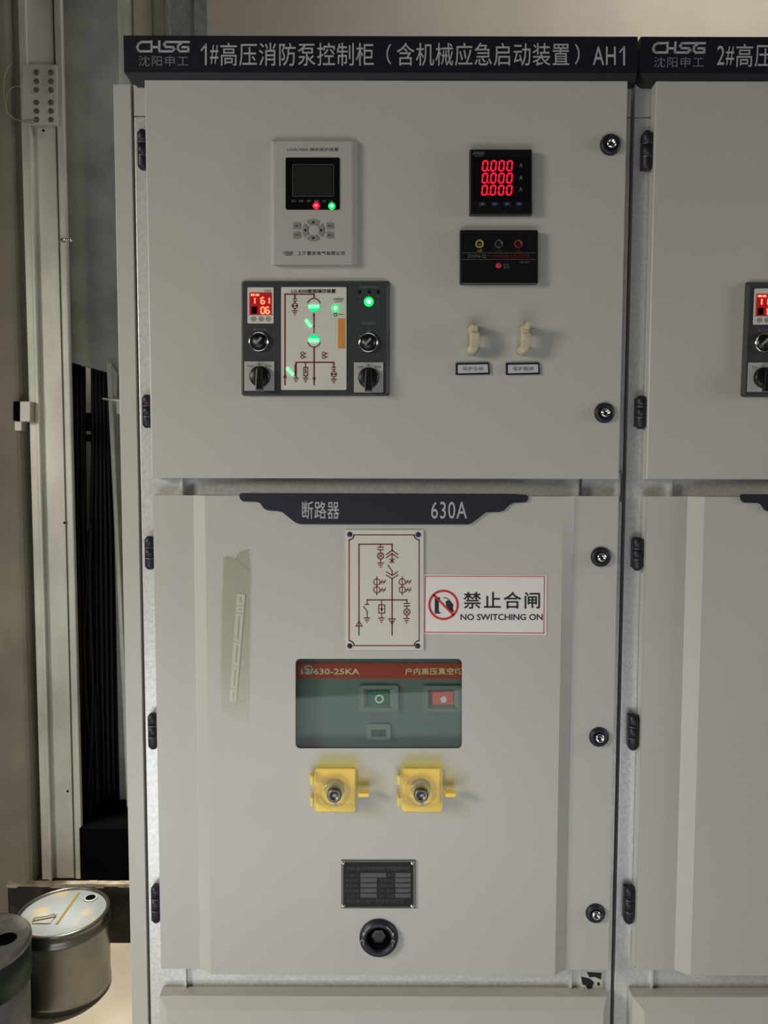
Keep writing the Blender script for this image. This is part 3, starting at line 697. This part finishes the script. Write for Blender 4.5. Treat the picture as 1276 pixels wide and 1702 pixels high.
# connecting links
def link(dx, label, tip):
    c = Wp(*g(220+dx, 1330), -.04); x0 = c.x
    t = thing('test_link', (x0, YD, Wp(*g(220+dx, 1425), -.04).z), label, 'link', 'cream test links on the upper door')
    def zz(Y): return Wp(*g(220+dx, Y), -.04).z
    B().lathe((x0-.002, YD, zz(1395)), [(.0085, .001), (.0085, -.012), (.0072, -.016), (.0072, -.024), (.003, -.026), (.001, -.026)], n=20).build('lower_post', 'bonewhite', t)
    B().lathe((x0-.001 if not tip else x0+.001, YD, zz(1260)), [(.0075, .001), (.0075, -.010), (.006, -.014), (.006, -.022), (.001, -.023)], n=20).build('upper_post', 'bonewhite', t)
    if not tip:
        B().prism([(x0-.007, zz(1400)), (x0+.006, zz(1400)), (x0+.007, zz(1340)), (x0+.0055, zz(1250)), (x0-.004, zz(1240)), (x0-.007, zz(1290))], YD-.027, YD-.017).build('link_bar', 'bonewhite', t, bevel=.002)
        B().prism([(x0-.006, zz(1345)), (x0+.0085, zz(1345)), (x0+.0085, zz(1295)), (x0-.006, zz(1290))], YD-.030, YD-.020).build('grip', 'bonewhite', t, bevel=.0025)
    else:
        B().prism([(x0-.008, zz(1400)), (x0+.005, zz(1400)), (x0+.006, zz(1340)), (x0+.004, zz(1265)), (x0-.007, zz(1270))], YD-.027, YD-.017).build('link_bar', 'bonewhite', t, bevel=.002)
        B().prism([(x0-.004, zz(1285)), (x0+.003, zz(1280)), (x0+.0085, zz(1228)), (x0-.001, zz(1225))], YD-.036, YD-.026).build('open_tip', 'bonewhite', t, bevel=.003)
        B().prism([(x0-.006, zz(1345)), (x0+.0075, zz(1345)), (x0+.0075, zz(1300)), (x0-.006, zz(1300))], YD-.030, YD-.020).build('grip', 'bonewhite', t, bevel=.0025)
link(0, 'left cream test link, closed straight, above the left small label', False)
link(330, 'right cream test link with its tip swung open, above the right small label', True)
M['labelpaper'] = mat('lilac_white_label', (188,186,196), .5)
for x0, t, lab in ((105, '保护合闸', 'small black-framed white label under the left cream link'), (428, '保护跳闸', 'small black-framed white label under the right cream link')):
    c0 = Wp(*g(x0+110, 1560), YD); lp = thing('label_plate', (c0.x, YD, c0.z), lab, 'label', 'small framed labels under the links')
    B().px([g(x0, 1482), g(x0+215, 1478), g(x0+220, 1556), g(x0, 1560)], YD-.004, .0045).build('frame', 'navy', lp, bevel=.0008)
    ip = B().px([g(x0+14, 1496), g(x0+206, 1492), g(x0+208, 1544), g(x0+14, 1550)], YD-.0044, .0008).build('insert', 'labelpaper', lp)
    B().text(t, (*g(x0+44, 1506), *g(x0+175, 1534)), YD-.0047, spacing=1.1).build('lettering', 'greyink', ip)

# ================================================================ lower door things
d = crop(360, 800, 2.2); YQ = YC-.003
c0 = Wp(*d(613, 618), YC)
dp = thing('diagram_plate', (c0.x, YC, c0.z), 'upright cream plate with maroon circuit diagram and corner screws', 'plate')
B().px(RR2(d, 472, 178, 756, 618, 1.5), YQ, .0035).build('plate', 'whiteplate', dp, bevel=.0006)
b = B(); Y = YQ-.0004; w = 2.0
x0, y0, x1, y1, n_ = 484, 196, 740, 601, 18
corn = []
for cxn, cyn, a0 in ((x1, y0, 180), (x1, y1, 90), (x0, y1, 0), (x0, y0, 270)):
    for i in range(6):
        t = math.radians(a0+90*i/5) if False else None
pts = []
def arc(cx, cy, s, e):
    return [d(cx+n_*math.cos(math.radians(s+(e-s)*i/5)), cy+n_*math.sin(math.radians(s+(e-s)*i/5))) for i in range(6)]
pts += arc(x0, y0, 90, 0) + arc(x1, y0, 180, 90) + arc(x1, y1, 270, 180) + arc(x0, y1, 0, -90)
b.line(pts+[pts[0]], 1.7, Y)
D = lambda *p: [d(*q) for q in p]
b.line(D((520, 562), (520, 230), (641, 230), (641, 255)), w, Y)
b.line(D((599, 230), (599, 240)), 1.6, Y); b.line(D((587, 241), (611, 241)), 1.6, Y, joints=False); b.line(D((587, 250), (611, 250)), 1.6, Y, joints=False); b.line(D((599, 250), (599, 262)), 1.6, Y)
lamp_sym(b, *d(599, 273), 5.2, 1.5, Y); b.line(D((599, 285), (599, 297)), 1.6, Y); xx, yy = d(599, 299); ground(b, xx, yy, 11, 1.6, Y, 3.4)
b.line(D((620, 268), (641, 252), (662, 268)), 1.6, Y); b.line(D((620, 280), (641, 264), (662, 280)), 1.6, Y)
b.line(D((641, 264), (641, 298)), 1.6, Y); b.line(D((633, 284), (649, 297)), 1.5, Y); b.line(D((633, 297), (649, 284)), 1.5, Y)
b.line(D((626, 307), (641, 328), (641, 342)), 1.6, Y)
b.line(D((620, 331), (641, 344), (662, 331)), 1.6, Y); b.line(D((620, 343), (641, 356), (662, 343)), 1.6, Y)
b.line(D((641, 356), (641, 562)), w, Y)
for X in (585, 678):
    b.line(D((X, 348), (X, 416)), 1.3, Y)
    for Yc in (368, 397):
        b.ring(*d(X, Yc), 5.2, 1.4, Y, n=18); b.line(D((X+12, Yc), (X+32, Yc)), 1.1, Y)
        b.line(D((X+14, Yc+7), (X+22, Yc-7)), 1.2, Y); b.line(D((X+24, Yc+7), (X+32, Yc-7)), 1.2, Y)
b.line(D((550, 434), (696, 434)), w, Y)
b.line(D((550, 434), (550, 450)), 1.6, Y); b.line(D((540, 450), (557, 450)), 1.6, Y, joints=False); b.line(D((537, 458), (550, 476), (550, 498)), 1.6, Y); xx, yy = d(549, 500); ground(b, xx, yy, 11, 1.6, Y, 3.4)
b.line(D((603, 434), (603, 452)), 1.6, Y); b.line(D((592, 452), (614, 452), (614, 482), (592, 482), (592, 452)), 1.5, Y); b.line(D((603, 452), (603, 470)), 1.5, Y); b.px(D((603, 478), (609, 464), (597, 464)), Y, .0006); b.line(D((603, 482), (603, 498)), 1.6, Y); xx, yy = d(602, 500); ground(b, xx, yy, 11, 1.6, Y, 3.4)
b.line(D((695, 434), (695, 446)), 1.6, Y); b.line(D((683, 447), (707, 447)), 1.6, Y, joints=False); b.line(D((683, 456), (707, 456)), 1.6, Y, joints=False); b.line(D((695, 456), (695, 466)), 1.6, Y); lamp_sym(b, *d(695, 478), 5.2, 1.5, Y); b.line(D((695, 490), (695, 500)), 1.6, Y); xx, yy = d(694, 502); ground(b, xx, yy, 11, 1.6, Y, 3.4)
b.line(D((509, 530), (520, 512), (532, 530), (509, 530)), 1.4, Y); b.line(D((629, 503), (652, 503), (641, 522), (629, 503)), 1.4, Y)
b.build('printed_diagram', 'maroon', dp)
for X, Yy in ((486, 194), (736, 195), (486, 602), (734, 602)):
    c = Wp(*d(X, Yy), YQ); B().lathe((c.x, YQ, c.z), [(.0042, .001), (.0042, -.001), (.003, -.0022), (.0005, -.0026)], n=14).build('screw', 'navy', dp)
# warning sign
YS = YC-.0012; c0 = Wp(*d(980, 562), YC)
ws = thing('warning_sign', (c0.x, YC, c0.z), 'white rectangular sticker with red border and no-switching symbol', 'sign')
M['signwhite'] = mat('sign_white', (222,220,216), .35)
B().px([d(757, 340), d(1207, 343), d(1205, 563), d(755, 558)], YS, .0014).build('sheet', 'signwhite', ws)
Y = YS-.0003
b = B(); b.line(D((763, 347), (1198, 348), (1196, 555), (760, 552), (763, 347)), 1.3, Y, .0005)
x, y = d(829, 452); b.build('border', 'red', ws)
b = B()
b.px(D((797, 420), (806, 418), (806, 424), (816, 424), (816, 440), (812, 440), (812, 478), (818, 478), (818, 484), (797, 484)), Y, .0005)
b.px(D((836, 440), (850, 432), (866, 452), (862, 466), (848, 470), (840, 456)), Y, .0005)
b.ring(*d(832, 450), 11, 1.4, Y, a0=50, a1=100, n=6); b.px(D((845, 470), (862, 462), (868, 476), (852, 482)), Y, .0005)
b.build('pictogram', 'ink', ws)
b = B(); b.ring(x, y, 23.5, 3.6, Y-.0003, .0005, 40); b.line([(x-17, y-17), (x+17, y+17)], 3.4, Y-.0003, .0005, joints=False); b.build('prohibition_ring', 'red', ws)
b = B(); b.text('禁止合闸', (*d(902, 404), *d(1182, 466)), Y, bold=.014, spacing=1.18); b.text('NO SWITCHING ON', (*d(891, 485), *d(1192, 508)), Y, bold=.02); b.build('lettering', 'ink', ws)
# taped paper strip
t_ = crop(200, 780, 3.7); YTp = YC-.0008
c0 = Wp(*t_(700, 1555), YC)
tp = thing('taped_paper_strip', (c0.x, YC, c0.z), 'narrow printed paper strip under yellowed clear tape on the left of the lower door', 'tape')
B().px([t_(*p) for p in [(632, 545), (660, 535), (700, 552), (740, 505), (788, 490), (798, 600), (795, 900), (788, 1400), (778, 1552), (740, 1556), (690, 1545), (655, 1510), (612, 1500), (614, 1200), (622, 800)]], YTp-.0012, .0006).build('tape', 'tape', tp)
b = B(); b.line([t_(640, 542), t_(690, 545), t_(745, 508), t_(790, 492)], .9, YTp-.002, .0012); b.line([t_(700, 550), t_(798, 632)], 1.0, YTp-.002, .0012); b.line([t_(712, 1455), t_(785, 1405)], .8, YTp-.0018, .0008); b.build('crease', 'tape', tp)
def lerp(a, b_, t): return (a[0]+(b_[0]-a[0])*t, a[1]+(b_[1]-a[1])*t)
L0, L1, R0, R1 = (716, 762), (670, 1425), (768, 768), (712, 1432)
prev = 0
for t1 in (.11, .18, .45, .67, .88, 1.0):
    tt = prev+.004
    sg = B().px([t_(*lerp(L0, L1, tt)), t_(*lerp(R0, R1, tt)), t_(*lerp(R0, R1, t1)), t_(*lerp(L0, L1, t1))], YTp-.0004, .0006).build('paper_slip', 'paper', tp)
    mk = B(); k = tt+.03
    while k < t1-.025:
        a1 = lerp(lerp(L0, L1, k), lerp(R0, R1, k), .42); a2 = lerp(lerp(L0, L1, k+.008), lerp(R0, R1, k+.008), .62)
        mk.line([t_(*a1), t_(*a2)], .9, YTp-.0007, .0003, joints=False); k += .018
    if mk.v: mk.build('tiny_print', 'greyink', sg)
    prev = t1
# circuit breaker behind the window
q = crop(470, 1080, 3.9875); YB = -.014
c0 = Wp(630, 1300, YB)
cb = thing('circuit_breaker', (c0.x, YB, Wp(630, 1300, YB).z), 'grey circuit breaker front with orange-red band seen through the door window', 'circuit breaker')
B().px(rect(440, 1060, 830, 1300), YB, .12).build('front_panel', 'brkbody', cb)
bd = B().px([q(-60, 84), q(1300, 88), q(1300, 193), q(-60, 190)], YB-.001, .002).build('colour_band', 'brkband', cb)
b = B(); b.text('12/630-25KA', (*q(120, 124), *q(508, 164)), YB-.0014, bold=.025, spacing=1.05); b.build('lettering', 'palegold', bd); b = B(); b.text('户内高压真空断路器', (*q(808, 120), *q(1300, 166)), YB-.0014, bold=.02, spacing=1.1); b.build('lettering', 'palegold', bd)
b = B()
for t, x0, y0, x1, y1 in (('分闸', 605, 200, 655, 220), ('分闸弹簧', 588, 442, 676, 460), ('OFF', 615, 466, 655, 478), ('合闸', 1030, 202, 1080, 220), ('合闸弹簧', 1020, 444, 1090, 460), ('ON', 1040, 470, 1080, 480), ('计数', 618, 620, 662, 636)):
    b.text(t, (*q(x0, y0), *q(x1, y1)), YB-.0004)
b.build('lettering', 'letterdim', cb)
def pushb(x0, y0, x1, y1, bx0, by0, bx1, by1, m, sym):
    h = B(); out = PP(RR2(q, x0, y0, x1, y1, 4), YB-.006); mid = PP(R2(q, bx0-30, by0-18, bx1+30, by1+22), YB-.006); inn = PP(R2(q, bx0, by0, bx1, by1), YB-.006)
    h.prism(out, YB-.006, YB+.001, holes=[mid])
    a = len(h.v); h.v += [(p[0], YB-.006, p[1]) for p in mid]; c_ = len(h.v); h.v += [(p[0], YB-.001, p[1]) for p in inn]; h.quadstrip(a, c_, 4)
    ho = h.build('button_housing', 'brkhouse', cb, bevel=0)
    bt = B().prism(inn, YB-.003, YB).build('push_button', m, ho)
    s = B(); cx, cy = q((bx0+bx1)/2+4, (by0+by1)/2+4)
    if sym == 'O': s.ring(cx, cy, 6, 2.6, YB-.0034)
    else:
        s.px([(cx, cy-6), (cx+7, cy), (cx+4, cy), (cx+4, cy+5), (cx-4, cy+5), (cx-4, cy), (cx-7, cy)], YB-.0034, .0005); 
    o = s.build('symbol', 'white', cb)
pushb(505, 238, 764, 412, 567, 278, 703, 367, 'brkgreen', 'O')
pushb(930, 240, 1186, 414, 992, 282, 1130, 368, 'brkred', 'I')
h = B().px(RR2(q, 552, 492, 714, 602, 5), YB-.004, .005, [R2(q, 585, 530, 682, 575)]).build('counter_housing', 'brkhouse', cb, bevel=.0008)
B().px(R2(q, 583, 528, 684, 577), YB-.001, .0015).build('counter_window', 'black', h)
B().text('00018', (*q(598, 538), *q(672, 566)), YB-.0013, spacing=1.2).build('counter_digits', 'greyink', h)
# round approval sticker on the glass
b = B(); b.ring(*q(168, 122), 6.5, 1.0, YC+.0018, .0006, ry=4.2); b.text('CCC', (*q(152, 114), *q(184, 132)), YC+.0022); b.line([q(135, 150), q(200, 150)], 1.2, YC+.0022, .0004)
tag(b.build('approval_sticker', 'letterdim'), 'tiny oval approval mark in the upper left of the door window', 'sticker')
# yellow covers
def cover(dx, label):
    f0 = crop(500, 1260, 4.557); f = lambda x, y: (f0(x, y)[0]+dx, f0(x, y)[1])
    c0 = Wp(*f(260, 412), YC)
    t = thing('switch_guard', (c0.x, YC, c0.z), label, 'switch guard', 'yellow switch guards on the lower door')
    B().px(RR2(f, 112, 84, 408, 404, 3), YC-.004, .0045).build('base_plate', 'yellow', t, bevel=.001)
    YF = YC-.030
    b = B(); out = PP(RR2(f, 105, 75, 416, 412, 5), YF); inn = PP(RR2(f, 122, 92, 398, 394, 4), YF)
    b.prism(out, YF, YF+.002); b.prism(out, YF+.002, YC-.004, holes=[inn]); b.build('clear_cover', 'clearyellow', t, bevel=.0008)
    for y0 in (135, 298): B().px(R2(f, 70, y0, 92, y0+70), YF+.006, .018).build('hinge_lug', 'yellow', t, bevel=.001)
    B().px(R2(f, 86, 130, 108, 375), YF+.008, .012).build('hinge_bar', 'clearyellow', t)
    b = B(); b.px(R2(f, 414, 245, 440, 275), YF+.006, .008); b.px(RR2(f, 432, 232, 516, 272, 3), YF+.004, .012); b.build('hasp', 'clearyellow', t, bevel=.001)
    B().px(RR2(f, 432, 268, 514, 296, 2), YF+.003, .014).build('hasp_tongue', 'yellow', t, bevel=.001)
    c = Wp(*f(252, 268), YC-.02)
    B().lathe((c.x, YC-.004, c.z), [(.026, .0005), (.0255, -.010), (.021, -.019), (.017, -.021)], n=32).build('collar', 'clearsmoke', t)
    c = Wp(*f(250, 265), YC-.015)
    B().lathe((c.x, YC-.004, c.z+.003), [(.0165, .0005), (.0160, -.008), (.013, -.010), (.001, -.010)], n=28).build('switch_bush', 'relaybtn', t)
    c = Wp(*f(252, 286), YC-.034)
    k = B().lathe((c.x, YC-.012, c.z), [(.0116, .0005), (.0116, -.021), (.0104, -.023), (.0065, -.023), (.006, -.0215), (.001, -.0215)], n=28).build('key_barrel', 'steel', t)
    B().px([f(240, 325), f(272, 325), f(270, 368), f(252, 370)], YC-.0345, .008).build('key_tab', 'steel', k)
cover(0, 'left yellow clear-covered key switch guard below the door window')
cover(144.6, 'right yellow clear-covered key switch guard below the door window')
# rating plate
r_ = crop(550, 1410, 7.975); YP = YC-.003
c0 = Wp(*r_(628, 798), YC)
rp = thing('rating_plate', (c0.x, YC, c0.z), 'black rating plate with faint table and four corner screws', 'plate')
B().px(R2(r_, 135, 165, 1120, 798), YP, .0035).build('rim', 'platerim', rp, bevel=.0005)
B().px(R2(r_, 165, 185, 1088, 778), YP-.0004, .001).build('face', 'plateink', rp)
for x0, y0, x1, y1 in [(390, 327, 730, 385), (850, 327, 1055, 385)]+[(a, y, b_, y+54) for y in (395, 464, 532, 600) for a, b_ in ((390, 605), (850, 1055))]:
    B().px(R2(r_, x0, y0, x1, y1), YP-.0007, .0006).build('field', 'platefield', rp)
b = B(); Y = YP-.0008
b.text('CHSG 高压开关柜铠装移开式金属封闭', (*r_(195, 238), *r_(1030, 292)), Y, bold=.01)
for i, (ta, tb) in enumerate((('产品型号', '编号'), ('额定电压', '额定电流'), ('额定频率', '短时耐受'), ('防护等级', '出厂编号'), ('执行标准', '出厂日期'))):
    y0 = 334+i*69; b.text(ta, (*r_(195, y0), *r_(368, y0+42)), Y); b.text(tb, (*r_(640 if i else 750, y0), *r_(830, y0+42)), Y)
b.text('沈阳申工电气有限公司制造', (*r_(200, 675), *r_(960, 725)), Y)
b.build('lettering', 'plateprint', rp)
b = B(); 
for i, t in enumerate(('12', '50', '4X', '630A')): b.text(t, (*r_(455, 405+i*69), *r_(510, 440+i*69)), YP-.0012)
for i, t in enumerate(('kV', '25', '31', '05 06')): b.text(t, (*r_(925, 405+i*69), *r_(970+(40 if i == 3 else 0), 440+i*69)), YP-.0012)
b.build('lettering', 'greyink', rp)
for X, Yy in ((162, 192), (1078, 196), (162, 762), (1078, 766)):
    c = Wp(*r_(X, Yy), YP); sc = B().lathe((c.x, YP, c.z), [(.0036, .001), (.0036, -.001), (.0024, -.0026), (.0004, -.0030)], n=14).build('screw', 'chrome', rp)
# racking socket
c = Wp(*r_(632, 1208), YC-.006)
so = thing('crank_socket', (c.x, YC, c.z-.032), 'round navy crank socket with white arrow marks low on the door', 'socket')
b = B(); b.lathe((c.x, YC, c.z), [(.0325, .001), (.0322, -.004), (.029, -.0085), (.0235, -.0095), (.0205, -.007), (.0200, -.001)], n=40)
b.f.pop(); b.smooth.pop()
b.f.pop(-1) if False else None
b.build('collar', 'navy', so)
B().lathe((c.x, YC-.0002, c.z), [(.0205, .0), (.0205, -.0008)], n=30).build('bore', 'darkhole', so)
b = B(); b.lathe((c.x, YC-.0008, c.z+.004), [(.013, 0), (.012, -.0035), (.009, -.004), (.001, -.004)], n=6, smooth=False); b.build('drive_hex', 'black', so)
Y = YC-.0100; b = B()
b.line([r_(515, 1042), r_(455, 1100), r_(436, 1135)], .9, Y, .001); b.px([r_(418, 1115), r_(452, 1130), r_(424, 1172)], Y, .001); b.ring(*r_(412, 1235), 2.4, .9, Y, .001, n=10, a0=-60, a1=220); b.line([r_(425, 1262), r_(430, 1285)], .9, Y, .001)
b.line([r_(738, 1045), r_(790, 1090), r_(812, 1135)], .9, Y, .001); b.px([r_(800, 1130), r_(832, 1122), r_(824, 1172)], Y, .001); b.ring(*r_(822, 1240), 2.2, .7, Y, .001, n=10, a0=-60, a1=220); b.line([r_(815, 1272), r_(815, 1300)], .8, Y, .001)
b.build('arrow_marks', 'letter', so)

# control unit of the second cabinet
cu2 = copy_tree(cu); cu2.location.x += PITCH
cu['label'] = 'large dark green-grey control display with lit green mimic diagram and knobs'
cu2['label'] = 'control display on the second cabinet, only its left edge in view'
